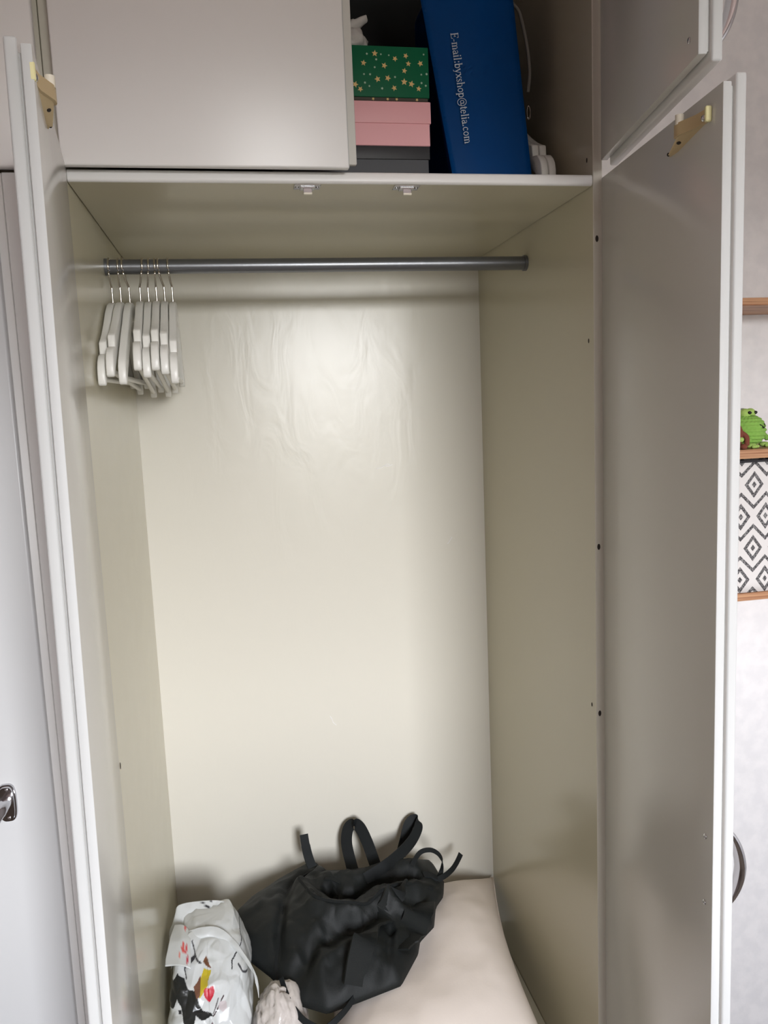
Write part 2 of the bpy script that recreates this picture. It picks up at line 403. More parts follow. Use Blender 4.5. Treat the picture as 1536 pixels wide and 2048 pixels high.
# neighbouring closed wardrobe on the left
nw = thing('wardrobe', 'closed white wardrobe at the far left with a chrome lever on an oval plate', 'wardrobe')
side_board(-.037, -.019, nw); side_board(-.70, -.682, nw)
obj('back_panel', nb(-.682, -.037, D, D+.012, FZ+.02, ZT), M_cream_side, nw)
obj('frame_stile', nb(-.0832, -.0345, -.0125, -.0002, FZ, 1.795, .001, 1), M_white, nw)
d2 = link_empty('door', (-.69, -.0005, 0), 0, nw)
obj('inner_panel', nb(.003, .6065, -.0140, -.0005, -.15, 1.794, .0016, 2), M_white, d2, angle=40)
obj('outer_panel', nb(.003, .5965, -.0285, -.0140, -.16, 1.795, .0035, 3), M_shaded_door, d2, angle=40)
bm = bmesh.new()                                          # oval escutcheon with lever
def oval(t, a, b): c_, s_ = cos(t), sin(t); q = 3.2; return (a*abs(c_)**(2/q)*(1 if c_ > 0 else -1), b*abs(s_)**(2/q)*(1 if s_ > 0 else -1))
HX, HZ = .532, .886
for (a, b, y0, y1) in ((.0135, .030, -.0285, -.0315), (.0110, .027, -.0315, -.0350)):
    P0 = [oval(2*pi*k/40, a, b) for k in range(40)]
    A = [bm.verts.new((HX+x, y0, HZ+z)) for x, z in P0]; Bv = [bm.verts.new((HX+x*.93, y1, HZ+z*.96)) for x, z in P0]
    for k in range(40): bm.faces.new((A[k], A[(k+1) % 40], Bv[(k+1) % 40], Bv[k]))
    bm.faces.new(Bv)
bmesh.ops.recalc_face_normals(bm, faces=bm.faces[:])
ball(bm, (HX+.002, -.0352, HZ-.0215), .0024, 10, (1, .5, 1)); ball(bm, (HX+.002, -.0352, HZ+.0225), .0024, 10, (1, .5, 1))
esc = obj('escutcheon', bm, M_chrome, d2, angle=40)
bm = tube(bmesh.new(), cr([(HX, -.034, HZ+.004), (HX, -.050, HZ+.004), (HX-.003, -.064, HZ-.001), (HX-.012, -.075, HZ-.012), (HX-.028, -.082, HZ-.026), (HX-.052, -.086, HZ-.040), (HX-.078, -.087, HZ-.050)], 6),
          [.0085]*12+[.0078]*12+[.0072]*13, 14)
lv = obj('lever', bm, M_chrome, d2, True); lv['label'] = 'chrome lever handle'
d3 = link_empty('door', (-.69, -.0005, 0), 0, nw)
obj('inner_panel', nb(.003, .6640, -.0110, -.0005, 1.800, 2.48, .0016, 2), M_white, d3, angle=40)
obj('outer_panel', nb(.003, .6680, -.0265, -.0115, 1.7975, 2.49, .0035, 3), M_white, d3, angle=40)
obj('plinth', nb(-.682, -.037, .03, .045, FZ, -.165), M_white, nw)

# ------------------------------------------------------------------ hangers on the rail
GH = 'white wooden hangers on the rail'
HZ0 = -.0645
def hanger_profile(notch):
    half = [(.0, 0), (.020, -.001), (.042, -.007), (.070, -.022), (.100, -.044), (.130, -.063)]
    if notch: half += [(.150, -.0735), (.163, -.0790), (.1655, -.0820), (.1668, -.0985), (.176, -.1005), (.187, -.1035)]
    else: half += [(.152, -.0785), (.176, -.0955)]
    half += [(.197, -.1120), (.2035, -.1210), (.2065, -.1340), (.2060, -.1460), (.2040, -.1500), (.1985, -.1510)]
    low = [(.192, -.1470), (.178, -.1330), (.150, -.1120), (.120, -.0900), (.090, -.0680), (.060, -.0470), (.035, -.0370), (.0, -.0350)]
    p = half+low
    return p + [(-u, z) for u, z in p[::-1] if u > 0][0:]
def hanger_wood(notch):
    poly = [(u, z+HZ0) for u, z in hanger_profile(notch)]
    bm = prism(bmesh.new(), poly, 'x', -.0062, .0062)
    ed = [x for x in bm.edges if abs(x.verts[0].co.x-x.verts[1].co.x) < 1e-6]
    bmesh.ops.bevel(bm, geom=ed, offset=.0022, segments=2, affect='EDGES', profile=.5, clamp_overlap=True)
    return bm
def hanger_hook(dx):
    pts = [(0, -.0149*cos(a), .0149*sin(a)) for a in [radians(205-x*(205+8)/22) for x in range(23)]]   # over the rail
    pts = [(0, -y, z) for _, y, z in pts]
    q = cr([pts[-1], (dx*.18, -.0140, -.0110), (dx*.55, -.0080, -.0250), (dx*.92, -.0015, -.0340), (dx, 0, -.0400), (dx, 0, HZ0-.012)], 6)
    return tube(bmesh.new(), [Vector(p) for p in pts[:-1]]+q, .0020, 8)
def hanger(name, x_hook, x_wood, yaw, pitch, notch, label, first={}):
    root = thing(name, label, 'hanger', (x_hook, .304, 1.7212), 0, GH)
    obj('hook', hanger_hook(x_wood-x_hook), M_steel, root, True)['label'] = 'chromed wire hook'
    if notch not in first:
        a = obj('wooden_arms', hanger_wood(notch), M_hanger, None, angle=50).data
        b = obj('trouser_bar', cyl(bmesh.new(), (0, -.196, HZ0-.1400), (0, .196, HZ0-.1400), .0046, 12), M_hanger, None, angle=50).data
        for o in [o for o in COL.objects if o.data in (a, b) and o.parent is None]: bpy.data.objects.remove(o)
        first[notch] = (a, b)
    rot = Matrix.Rotation(radians(yaw), 4, 'Z') @ Matrix.Translation((0, 0, HZ0)) @ Matrix.Rotation(radians(pitch), 4, 'X') @ Matrix.Translation((0, 0, -HZ0))
    for nm, me in zip(('wooden_arms', 'trouser_bar'), first[notch]):
        o = bpy.data.objects.new(nm, me); COL.objects.link(o); o.parent = root
        o.matrix_local = Matrix.Translation((x_wood-x_hook, 0, 0)) @ rot
    return root
HL = ['white wooden hanger nearest the left side panel, end of the row', 'white wooden hanger second from the left side panel',
      'white wooden hanger with smooth unnotched front arm, third from the left', 'white wooden hanger with chipped front end, fourth from the left',
      'white wooden hanger fifth from the left, hanging low between two neighbours', 'white wooden hanger third from the right end of the row',
      'white wooden hanger second from the right end, its hook slanting most', 'white wooden hanger at the right end of the row']
HD = [(.0075, .0090, 0.0, 1.0, True), (.0240, .0235, .2, -2.7, True), (.0310, .0388, .7, .8, False), (.0660, .0580, 2.4, -5.0, True),
      (.0772, .0722, 2.2, -1.9, True), (.0880, .0866, 2.1, -4.8, True), (.0935, .1008, 2.1, -3.0, True), (.1111, .1150, 2.0, 1.1, True)]
for (xh, xw, yw, pt, nt_), lb in zip(HD, HL): hanger('clothes_hanger', xh, xw, yw, pt, nt_, lb)

# ------------------------------------------------------------------ top cupboard contents
ZC = ZS+TH
def shoe_box(name, label, x0, x1, y0, y1, z0, z1, lid_h, mb, ml, group=None):
    t = thing(name, label, 'box', ((x0+x1)/2, (y0+y1)/2, z0), 0, group)
    hx, hy, h = (x1-x0)/2, (y1-y0)/2, z1-z0
    obj('base', nb(-hx+.002, hx-.002, -hy+.002, hy-.002, 0, h-.003, .001, 1), mb, t)
    obj('lid', nb(-hx, hx, -hy, hy, h-lid_h, h, .0012, 2), ml, t, angle=40)
    return t
BX = .5615
shoe_box('shoe_box', 'black lidded shoe box at the bottom of the stack', .300, BX-.001, .105, .285, ZC, 1.8755, .021, M_navy, M_black_card)
shoe_box('shoe_box', 'pink lidded shoe box between the black and green boxes', .305, BX+.002, .103, .275, 1.8757, 1.9445, .034, M_pink, M_pink)
gb = thing('gift_box', 'dark green gift box with gold stars on top of the stack', 'box', (.445, .19, 1.9447))
gx0, gx1 = .318-.445, BX+.0005-.445
obj('base', nb(gx0+.002, gx1-.002, -.0855, .085, 0, .062, .001, 1), M_greenlid, gb)
obj('lid', nb(gx0, gx1, -.088, .087, .0055, .0835, .0012, 2), M_green, gb, angle=40)
def star(bm, x, z, r, y, rot, n=5, mi=0):
    vs_ = [bm.verts.new((x+(r if k % 2 == 0 else r*.45)*sin(rot+pi*k/n), y, z+(r if k % 2 == 0 else r*.45)*cos(rot+pi*k/n))) for k in range(2*n)]
    c = bm.verts.new((x, y, z))
    for k in range(2*n): bm.faces.new((c, vs_[k], vs_[(k+1) % (2*n)])).material_index = mi
STARS = [(.454,2.001),(.473,2.016),(.488,1.998),(.506,2.009),(.524,2.014),(.528,2.002),(.548,2.003),(.521,1.991),(.476,1.977),(.493,1.979),(.520,1.974),(.532,1.971),(.544,1.964),(.503,1.964),(.447,1.961),(.439,1.968)]
DOTS = [(.460,2.015),(.483,2.015),(.496,2.014),(.554,2.017),(.475,2.007),(.472,1.995),(.454,1.984),(.464,1.984),(.505,1.981),(.549,1.986),(.558,1.987),(.455,1.971),(.462,1.966),(.549,1.973),(.556,1.969),(.483,1.963)]
def star_part(name, x, z, r, y, rot, n, m):
    bm = bmesh.new(); star(bm, 0, 0, r, 0, rot, n); obj(name, bm, m, gb, loc=(x, y, z))
for x, z in STARS: star_part('gold_star', x-.445, z-1.9447, random.uniform(.0046, .0058), -.0886, random.uniform(0, 1), 5, M_gold)
for x, z in DOTS: star_part('mint_star', x-.445, z-1.9447, random.uniform(.0017, .0026), -.0886, 0, 6, M_mint)
for x in (.468, .492, .507, .541): star_part('gold_star', x-.445, .003, .0028, -.0860, .5, 5, M_gold)
# knotted white plastic bag on the green box
bm = bmesh.new()
bmesh.ops.create_icosphere(bm, subdivisions=4, radius=1)
for v in bm.verts:
    p = v.co.copy(); k = 1+.16*fbm(p*2.2, 3)
    v.co = Vector((p.x*.030*k, p.y*.030*k, p.z*.020*k + max(0, p.z)*.006))
kn = tag(obj('plastic_bag', bm, M_film, None, True, (.441, .155, 2.0495)), 'small knotted white plastic bag with a pointed ear on the green star box', 'bag')
bm = tube(bmesh.new(), cr([(-.012, 0, .008), (.002, -.004, .024), (.018, -.006, .034), (.031, -.006, .0415)], 8),
          [.016, .0155, .015, .0145, .014, .0135, .013, .0125, .012, .0115, .011, .0105, .010, .0095, .009, .0085, .0080, .0076, .0072, .0068, .0064, .006, .0056, .0052, .0040], 14, 0, .7)
for v in bm.verts: v.co += Vector(v.co).normalized()*.0022*fbm(v.co*90, 2)
obj('tied_ear', bm, M_film, kn, True)
# blue carrier bag with lettering
bb = thing('paper_bag', 'tall blue shop bag with a vertical line of white lettering', 'bag', (.665, .25, ZC))
bx, by, bz = .665, .25, ZC
F = [(.6005, .100, ZC), (.7400, .104, ZC), (.7010, .098, 2.172), (.5380, .096, 2.172)]      # front face corners: bottom left, bottom right, top right, top left
R_ = [(.600, .360, ZC), (.742, .380, ZC), (.702, .36, 2.172), (.600, .345, 2.172)]
def lerp(a, b, t): return Vector(a).lerp(Vector(b), t)
def quad_pt(q, s, t): return lerp(lerp(q[0], q[1], s), lerp(q[3], q[2], s), t)
def bag_side(q, n, crease):
    bm = bmesh.new(); NX, NZ = 16, 44; g = {}
    for i in range(NX+1):
        for j in range(NZ+1):
            s, t = i/NX, j/NZ; p = quad_pt(q, s, t)
            b_ = sin(pi*s)*(sin(pi*min(1, t*1.02)))**.5
            p = p + Vector(n)*(b_*.0035*fbm((p.x*9, p.y*9, p.z*6), 2) + crease*sin(pi*s)**1.5)
            g[i, j] = bm.verts.new(p-Vector((bx, by, bz)))
    for i in range(NX):
        for j in range(NZ): bm.faces.new((g[i, j], g[i+1, j], g[i+1, j+1], g[i, j+1]))
    r = bmesh.ops.solidify(bm, geom=bm.faces[:], thickness=.0008)
    bmesh.ops.recalc_face_normals(bm, faces=bm.faces[:])
    return bm
obj('front_face', bag_side(F, (0, -1, 0), .0), M_blue, bb, True)
obj('gusset', bag_side([R_[0], F[0], F[3], R_[3]], (1, 0, 0), .022), M_blue, bb, True)
obj('gusset', bag_side([F[1], R_[1], R_[2], F[2]], (-1, 0, 0), .018), M_blue, bb, True)
obj('back_face', bag_side([R_[1], R_[0], R_[3], R_[2]], (0, 1, 0), .0), M_blue, bb, True)
obj('bottom', nb(F[0][0]-bx+.001, F[1][0]-bx-.001, F[0][1]-by+.003, R_[0][1]-by-.003, 0, .001), M_blue, bb)
cord = cr([(.712, .16, 2.16), (.716, .13, 2.118), (.728, .125, 2.10), (.737, .122, 2.06), (.741, .12, 2.03), (.742, .118, 2.00), (.7385, .118, 1.97)], 6)
obj('cord_handle', tube(bmesh.new(), [p-Vector((bx, by, bz)) for p in cord], .0028, 8), M_cord, bb, True)
bm = bmesh.new()
tube(bm, [Vector((.7400+.003*cos(a), .12, 1.938+.011*sin(a)))-Vector((bx, by, bz)) for a in [2*pi*k/16 for k in range(17)]], .0006, 6)
obj('eyelet', bm, M_steel, bb, True)
# lettering: every glyph drawn as thick and thin strokes with serifs
def arc(cx, cy, rx, ry, a0, a1, n=12): return [(cx+rx*cos(radians(a0+(a1-a0)*k/n)), cy+ry*sin(radians(a0+(a1-a0)*k/n))) for k in range(n+1)]
TK, TN = .085, .042
def sf(x, y, w=.17): return ([(x-w/2, y), (x+w/2, y)], TN*.9)
GL = {
 'E': (.58, [([(.13, 0), (.13, .66)], TK), ([(.04, .02), (.50, .02), (.53, .15)], TN), ([(.04, .64), (.48, .64), (.50, .52)], TN), ([(.13, .34), (.36, .34)], TN), ([(.36, .26), (.36, .42)], TN)]),
 '-': (.30, [([(.05, .22), (.25, .22)], .055)]),
 'm': (.78, [([(.13, 0), (.13, .44)], TK), (arc(.25, .29, .12, .14, 180, 0), TN), ([(.385, .30), (.385, 0)], TK), (arc(.51, .29, .12, .14, 180, 0), TN), ([(.645, .30), (.645, 0)], TK), sf(.13, .02), sf(.385, .02), sf(.645, .02), sf(.08, .43, .1)]),
 'a': (.44, [(arc(.19, .31, .13, .12, 160, 0), TN), ([(.32, .33), (.32, .06), (.41, .02)], TK), (arc(.19, .12, .13, .11, 80, 320), TK*.8)]),
 'i': (.28, [([(.14, 0), (.14, .44)], TK), sf(.14, .02), sf(.09, .43, .1), ([(.14, .575), (.14, .655)], .085)]),
 'l': (.28, [([(.14, 0), (.14, .68)], TK), sf(.14, .02), sf(.09, .67, .1)]),
 ':': (.28, [([(.14, .02), (.14, .10)], .09), ([(.14, .35), (.14, .43)], .09)]),
 'b': (.50, [([(.10, .02), (.10, .68)], TK), (arc(.26, .22, .16, .20, 150, -150), TK*.85), sf(.06, .67, .1)]),
 'y': (.48, [([(.06, .44), (.26, .02)], TK), ([(.43, .44), (.20, -.16), (.08, -.17)], TN), sf(.08, .43), sf(.42, .43, .13)]),
 'x': (.48, [([(.07, .44), (.41, .01)], TK), ([(.41, .44), (.07, .01)], TN), sf(.09, .43), sf(.40, .43, .13), sf(.08, .02, .13), sf(.40, .02)]),
 's': (.38, [(arc(.19, .33, .115, .10, 20, 230), TN*1.2), ([(.10, .28), (.28, .16)], TK), (arc(.19, .115, .115, .10, 50, -160), TN*1.2)]),
 'h': (.52, [([(.11, 0), (.11, .68)], TK), (arc(.25, .29, .14, .14, 180, 0), TN), ([(.40, .30), (.40, 0)], TK), sf(.11, .02), sf(.40, .02), sf(.07, .67, .1)]),
 'o': (.48, [(arc(.24, .22, .17, .205, 0, 360, 20), TK*.75)]),
 'p': (.50, [([(.11, -.19), (.11, .44)], TK), (arc(.27, .22, .16, .20, 150, -150), TK*.85), sf(.11, -.18), sf(.07, .43, .1)]),
 '@': (.86, [(arc(.43, .22, .36, .39, -60, 300, 28), TN*1.1), (arc(.41, .24, .14, .16, 0, 360, 16), TN*1.3), ([(.56, .40), (.55, .12), (.64, .08), (.72, .16)], TN*1.2)]),
 't': (.30, [([(.13, .58), (.13, .06), (.25, .03)], TK), ([(.02, .43), (.26, .43)], TN)]),
 'e': (.44, [(arc(.22, .22, .16, .205, 0, 310, 16), TK*.75), ([(.06, .24), (.38, .24)], TN)]),
 'c': (.44, [(arc(.23, .22, .16, .205, 40, 315, 16), TK*.8)]),
 '.': (.26, [([(.12, .01), (.12, .10)], .09)]),
}
bm = bmesh.new()
txt = 'E-mail:byxshop@telia.com'
A0, A1 = Vector((.5980, .0955, 2.0480)), Vector((.6180, .0972, 1.8770))          # baseline from E down to m
tot = sum(GL[c][0] for c in txt); tv = (A1-A0)/tot; up = Vector((.0191, 0, .0025)); pen = 0
for c in txt:
    for pts, w in GL[c][1]:
        P = [A0+tv*(pen+x)+up*y+Vector((0, -.0022, 0)) for x, y in pts]
        for a, b in zip(P, P[1:]):
            t = (b-a); L_ = t.length
            if L_ < 1e-7: continue
            t /= L_; s = t.cross(Vector((0, 1, 0)))*(w*.0191/2); a2, b2 = a-t*w*.0036, b+t*w*.0036
            bm.faces.new([bm.verts.new(v-Vector((bx, by, bz))) for v in (a2-s, b2-s, b2+s, a2+s)])
    pen += GL[c][0]
bmesh.ops.recalc_face_normals(bm, faces=bm.faces[:])
obj('lettering', bm, M_letter, bb)['label'] = 'small white serif lettering running down the bag'
# two hangers standing on the cupboard floor to the right of the blue bag
for i, (x, lb) in enumerate(((.7525, 'white wooden hanger end just right of the blue bag, in the top cupboard'), (.7665, 'white wooden hanger end nearest the right side panel in the top cupboard'))):
    h = hanger('clothes_hanger', x, x, 0, -1.7, True, lb); h['group'] = 'hangers stood on the top cupboard floor'
    h.location = (x, .292, ZC+.1576-HZ0)
# black cloth filler, added to keep the back of the cupboard dark
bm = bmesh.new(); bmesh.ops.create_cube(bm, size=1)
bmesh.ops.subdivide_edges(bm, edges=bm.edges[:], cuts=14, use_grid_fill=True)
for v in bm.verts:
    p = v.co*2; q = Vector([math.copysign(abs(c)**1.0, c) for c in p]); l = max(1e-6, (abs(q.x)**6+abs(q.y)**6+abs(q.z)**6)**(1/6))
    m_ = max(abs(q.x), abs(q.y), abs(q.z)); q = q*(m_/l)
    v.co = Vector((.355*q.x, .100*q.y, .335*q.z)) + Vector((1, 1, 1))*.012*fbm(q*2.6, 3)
tag(obj('dark_filler', bm, M_blackcloth, None, True, (.375, .505, ZC+.342)), 'large black fabric filler added to keep the back of the top cupboard dark', 'bag')

# ------------------------------------------------------------------ things at the bottom of the wardrobe
# pillow
PC = [(.300, .020, .185), (.742, .030, .185), (.7935, .600, .232), (.330, .590, .205)]      # seam corners: front left, front right, back right, back left
NU = 56
bm = bmesh.new(); top, bot = {}, {}
for i in range(NU+1):
    for j in range(NU+1):
        s, t = i/NU, j/NU
        a, b_ = 2*s-1, 2*t-1
        pin = .030*(1-a*a)*abs(b_)**4*b_, .026*(1-b_*b_)*abs(a)**4*a         # edges draw in, corners stay out
        p = quad_pt(PC, s, t) - Vector((pin[1], pin[0], 0))
        prof = max(0, (1-abs(a)**2.6))**.55*max(0, (1-abs(b_)**2.6))**.55
        w_ = .0045*fbm((p.x*9, p.y*9, 1.3), 3)+.0035*fbm((p.x*22, p.y*9, 5), 2)*(1-prof)
        edge = min(1, 8*min(s, 1-s, t, 1-t))
        g = p+Vector((0, 0, prof*.100-.030*prof*math.exp(-((p.x-.37)/.17)**2-((p.y-.40)/.22)**2)+w_*edge)); top[i, j] = bm.verts.new(g)
        bot[i, j] = top[i, j] if i in (0, NU) or j in (0, NU) else bm.verts.new(Vector((p.x, p.y, max(ZB+.001, p.z-prof*.13))))
for i in range(NU):
    for j in range(NU):
        bm.faces.new((top[i, j], top[i+1, j], top[i+1, j+1], top[i, j+1]))
        q = (bot[i, j], bot[i, j+1], bot[i+1, j+1], bot[i+1, j])
        bm.faces.new(q)
bmesh.ops.recalc_face_normals(bm, faces=bm.faces[:])
pil = tag(obj('pillow', bm, M_pillow, None, True), 'plump beige cotton pillow on the wardrobe floor at the right', 'pillow')
def seam_pt(s, t):
    a, b_ = 2*s-1, 2*t-1
    return quad_pt(PC, s, t) - Vector((.026*(1-b_*b_)*abs(a)**4*a, .030*(1-a*a)*abs(b_)**4*b_, 0))
pts = [seam_pt(k/20, 0) for k in range(20)]+[seam_pt(1, k/20) for k in range(20)]+[seam_pt(1-k/20, 1) for k in range(20)]+[seam_pt(0, 1-k/20) for k in range(21)]
obj('piping', tube(bmesh.new(), pts, .0022, 6), M_pillow, pil, True)

# backpack: body lies on the pillow, straps and loops stand up against the back board
PO = Vector((.40, .38, .305)); PA = math.atan(.139)
EV = Vector((0, cos(PA), sin(PA))); EN = Vector((0, -sin(PA), cos(PA)))
def bp(u, v, h=0): return PO + Vector((u, 0, 0)) + EV*v + EN*h
OUT = [(-0.265,0.090),(-0.225,0.137),(-0.152,0.189),(-0.066,0.238),(-0.055,0.192),(0.017,0.180),(0.091,0.176),(0.184,0.188),(0.222,0.172),(0.233,0.100),(0.219,0.053),(0.193,0.023),(0.175,-0.032),(0.135,-0.067),(0.123,-0.099),(0.071,-0.170),(-0.017,-0.191),(-0.084,-0.205),(-0.135,-0.176),(-0.157,-0.144),(-0.190,-0.094),(-0.229,-0.046),(-0.255,0.014),(-0.268,0.060)]
FEAT = [  # (polyline, height change, width)
 ([(-0.110,0.102),(-0.085,0.006),(-0.057,-0.014),(-0.007,-0.030),(0.030,-0.028),(0.065,-0.004),(0.125,0.025),(0.204,0.042)], .017, .020),
 ([(-0.144,-0.143),(-0.094,-0.088),(-0.042,-0.062),(0.015,-0.064),(0.057,-0.043)], -.022, .022),
 ([(0.087,-0.009),(0.031,-0.067),(-0.009,-0.132),(-0.038,-0.186)], .014, .017),
 ([(-0.065,0.192),(-0.137,0.107),(-0.164,-0.026),(-0.178,-0.140)], -.016, .012),
 ([(-0.045,0.062),(-0.024,0.034),(0.016,0.040),(0.054,0.074),(0.157,0.088)], -.028, .015),
 ([(-0.040,0.105),(0.030,0.095),(0.070,0.128),(0.170,0.128)], .012, .024),
 ([(0.071,-0.066),(0.059,-0.110),(0.034,-0.170)], -.011, .010),
 ([(0.089,-0.107),(0.122,-0.092),(0.155,-0.060)], -.010, .009),
 ([(0.099,-0.022),(0.138,-0.035),(0.150,-0.060)], .010, .010),
 ([(-0.086,-0.080),(-0.090,-0.175)], .008, .014),
 ([(-0.02,-.11),(-.03,-.19)], -.007, .010),
 ([(.10,.0),(.17,.0)], -.008, .008),
]
cx_, cy_ = -.02, .0
NT, NR = 150, 44
bm = bmesh.new(); rings = []
def edge_r(th):
    dx, dy = cos(th), sin(th); best = 0
    for (ax, ay), (bx_, by_) in zip(OUT, OUT[1:]+OUT[:1]):
        ex, ey = bx_-ax, by_-ay; den = dx*ey-dy*ex
        if abs(den) < 1e-12: continue
        t = ((ax-cx_)*ey-(ay-cy_)*ex)/den; s = ((ax-cx_)*dy-(ay-cy_)*dx)/den
        if t > 0 and -1e-6 <= s <= 1+1e-6: best = max(best, t)
    return best
ER = [edge_r(2*pi*k/NT) for k in range(NT)]
def pack_h(u, v, r):
    h = .072*max(0, 1-r**2.4)**.62*(1-.25*max(0, v/.2))
    for pl_, a, s in FEAT:
        d = pl_dist((u, v), pl_); h += 1.3*a*math.exp(-(d/s)**2)*(1-r**5)
    rg = 1-min(1, 2.2*abs(noise.noise(Vector((u*11+v*6, v*15-u*5, 4.1))))); rg2 = 1-min(1, 2.5*abs(noise.noise(Vector((u*22-v*9, v*20+u*8, 9.3)))))
    h += (.0050*rg**4 - .0030*rg2**4)*(1-r**8)
    h += (.0045*fbm((u*14, v*14, 2.2), 3) + .0035*fbm((u*34+v*12, v*30, 7.7), 2))*(1-r**8)
    return h
ctop = bm.verts.new(bp(cx_, cy_, pack_h(cx_, cy_, 0))); cbot = bm.verts.new(bp(cx_, cy_, -.022))
tr, br = [], []
for k in range(1, NR+1):
    r = k/NR; ring, ringb = [], []
    for q in range(NT):
        th = 2*pi*q/NT; u, v = cx_+r*ER[q]*cos(th), cy_+r*ER[q]*sin(th)
        vt = bm.verts.new(bp(u, v, pack_h(u, v, r))); ring.append(vt)
        ringb.append(vt if k == NR else (bm.verts.new(bp(u, v, -.022*(1-r**3)**.6)) if k % 4 == 0 else None))
    tr.append(ring)
    if ringb[0] is not None: br.append(ringb)
for q in range(NT):
    n_ = (q+1) % NT
    bm.faces.new((ctop, tr[0][q], tr[0][n_])); bm.faces.new((cbot, br[0][n_], br[0][q]))
    for a, b in zip(tr, tr[1:]): bm.faces.new((a[q], b[q], b[n_], a[n_]))
    for a, b in zip(br, br[1:]): bm.faces.new((a[q], a[n_], b[n_], b[q]))
bmesh.ops.recalc_face_normals(bm, faces=bm.faces[:])
bk = thing('backpack', 'crumpled black backpack with webbing loops, slumped on the beige pillow', 'bag', PO)
obj('body', bm, M_pack, bk, True, -PO)
def strap(name, pts, side, w, th=.0022, n=8, m=M_web, label=None):
    o = obj(name, ribbon(bmesh.new(), cr(pts, n), side, w, th), m, bk, angle=40, loc=-PO)
    if label: o['label'] = label
    return o
strap('top_handle', [(.480,.510,.345),(.472,.528,.372),(.462,.553,.405),(.449,.578,.431),(.434,.588,.4365),(.420,.585,.424),(.414,.570,.397),(.419,.545,.362),(.424,.52,.340)], (.80, -.42, .1), .028, .003)
strap('side_loop', [(.440,.455,.372),(.490,.475,.383),(.535,.510,.388),(.572,.548,.394),(.596,.578,.410),(.597,.592,.421),(.586,.596,.421),(.573,.592,.409),(.560,.578,.382),(.545,.560,.352)], (-.45, .25, .82), .026, .0028)
strap('pull_tab', [(.3235,.510,.385),(.3165,.525,.406),(.3125,.540,.427),(.3105,.552,.4465)], (.95, .2, 0), [.021]*16+[.0195]*9, .0045)
strap('thin_strap', [(.556,.480,.372),(.580,.498,.390),(.606,.503,.391),(.626,.502,.379),(.634,.495,.362),(.628,.485,.342),(.615,.470,.335)], (.1, .75, .6), .011, .0018)
strap('webbing_tail', [(.612,.462,.338),(.636,.476,.337),(.658,.498,.335),(.674,.518,.336),(.686,.533,.341),(.693,.541,.346)], (-.1, .6, .8), .0125, .002)
strap('bottom_strap', [(.232,.230,.330),(.240,.205,.312),(.252,.182,.297),(.274,.158,.2830),(.306,.142,.2770),(.338,.158,.2830),(.364,.184,.287),(.392,.215,.300)], (.1, .5, .8), .012, .002)
def on(u, v, dh=.003):
    th = math.atan2(v-cy_, u-cx_); r = math.hypot(u-cx_, v-cy_)/edge_r(th)
    return bp(u, v, pack_h(u, v, min(1, r))+dh)
strap('shoulder_strap', [on(u, v) for u, v in [(.112,.012),(.094,-.004),(.064,-.036),(.036,-.070),(.010,-.110),(-.012,-.148),(-.026,-.178)]], (.86, .5, .1), .050, .005, 6, M_pack, 'wide padded shoulder strap')
strap('seam_tape', [on(u, v, .0012) for u, v in [(-.070,.185),(-.105,.150),(-.137,.107),(-.155,.045),(-.166,-.026),(-.176,-.085),(-.174,-.118)]], (1, .2, .1), .007, .0022, 6, M_web)
strap('seam_tape', [on(u, v, .0015) for u, v in [(-.112,.095),(-.098,.045),(-.085,.008),(-.057,-.012),(-.007,-.028),(.030,-.026),(.065,-.004),(.125,.025),(.190,.040)]], (.1, .8, .5), .006, .0022, 6, M_web)
strap('side_pocket', [on(u, v, .0045) for u, v in [(.150,.000),(.138,-.030),(.120,-.062),(.098,-.095),(.080,-.118)]], (.85, .5, .05), [.070]*8+[.064]*8+[.055]*8+[.042]*9, .004, 8, M_pack)
strap('zip', [on(u, v, .0016) for u, v in [(-.040,.060),(-.015,.042),(.015,.047),(.048,.070),(.085,.084),(.125,.090),(.165,.093)]], (.2, 1, .1), .010, .0016, 8, M_web)
strap('zip_pull', [on(u, v, .004) for u, v in [(-.052,.088),(-.036,.080),(-.020,.070)]], (.3, .9, .2), .009, .002, 5, M_web)
strap('buckle', [on(u, v, .004) for u, v in [(.178,.085),(.196,.087),(.212,.086)]], (0, 1, .2), .016, .005, 4, M_web)

# printed carrier bag
CB = Vector((.098, .30, ZB))
def crumple(p, seed):
    f = lambda sx, sy, sz, o: noise.noise(Vector((p.x*sx+seed+o, p.y*sy+p.z*.3*sz, p.z*sz-p.x*.4*sx)))
    v1 = 1-min(1, 3.0*abs(f(20, 12, 12, 0))); v2 = 1-min(1, 2.6*abs(f(17, 12, 15, 5.3))); v3 = 1-min(1, 2.4*abs(f(44, 26, 30, 9.1)))
    return .0045*f(9, 7, 8, 2.2) - .0048*v1 + .0042*v2 - .0018*v3
def ring_at(z):
    """superellipse section of the bag body at height z: front y, rear y, left x, right x"""
    T = [(.0, .150, .430, .016, .166), (.10, .148, .430, .010, .172), (.19, .152, .432, .010, .174), (.235, .178, .432, .014, .173), (.265, .208, .430, .020, .166), (.290, .242, .425, .026, .154), (.308, .285, .415, .040, .142), (.316, .330, .395, .066, .124)]
    for a, b in zip(T, T[1:]):
        if z <= b[0]: t = (z-a[0])/(b[0]-a[0]); return [x+(y-x)*t for x, y in zip(a[1:], b[1:])]
    return T[-1][1:]
WHITE = lin(212, 215, 215)
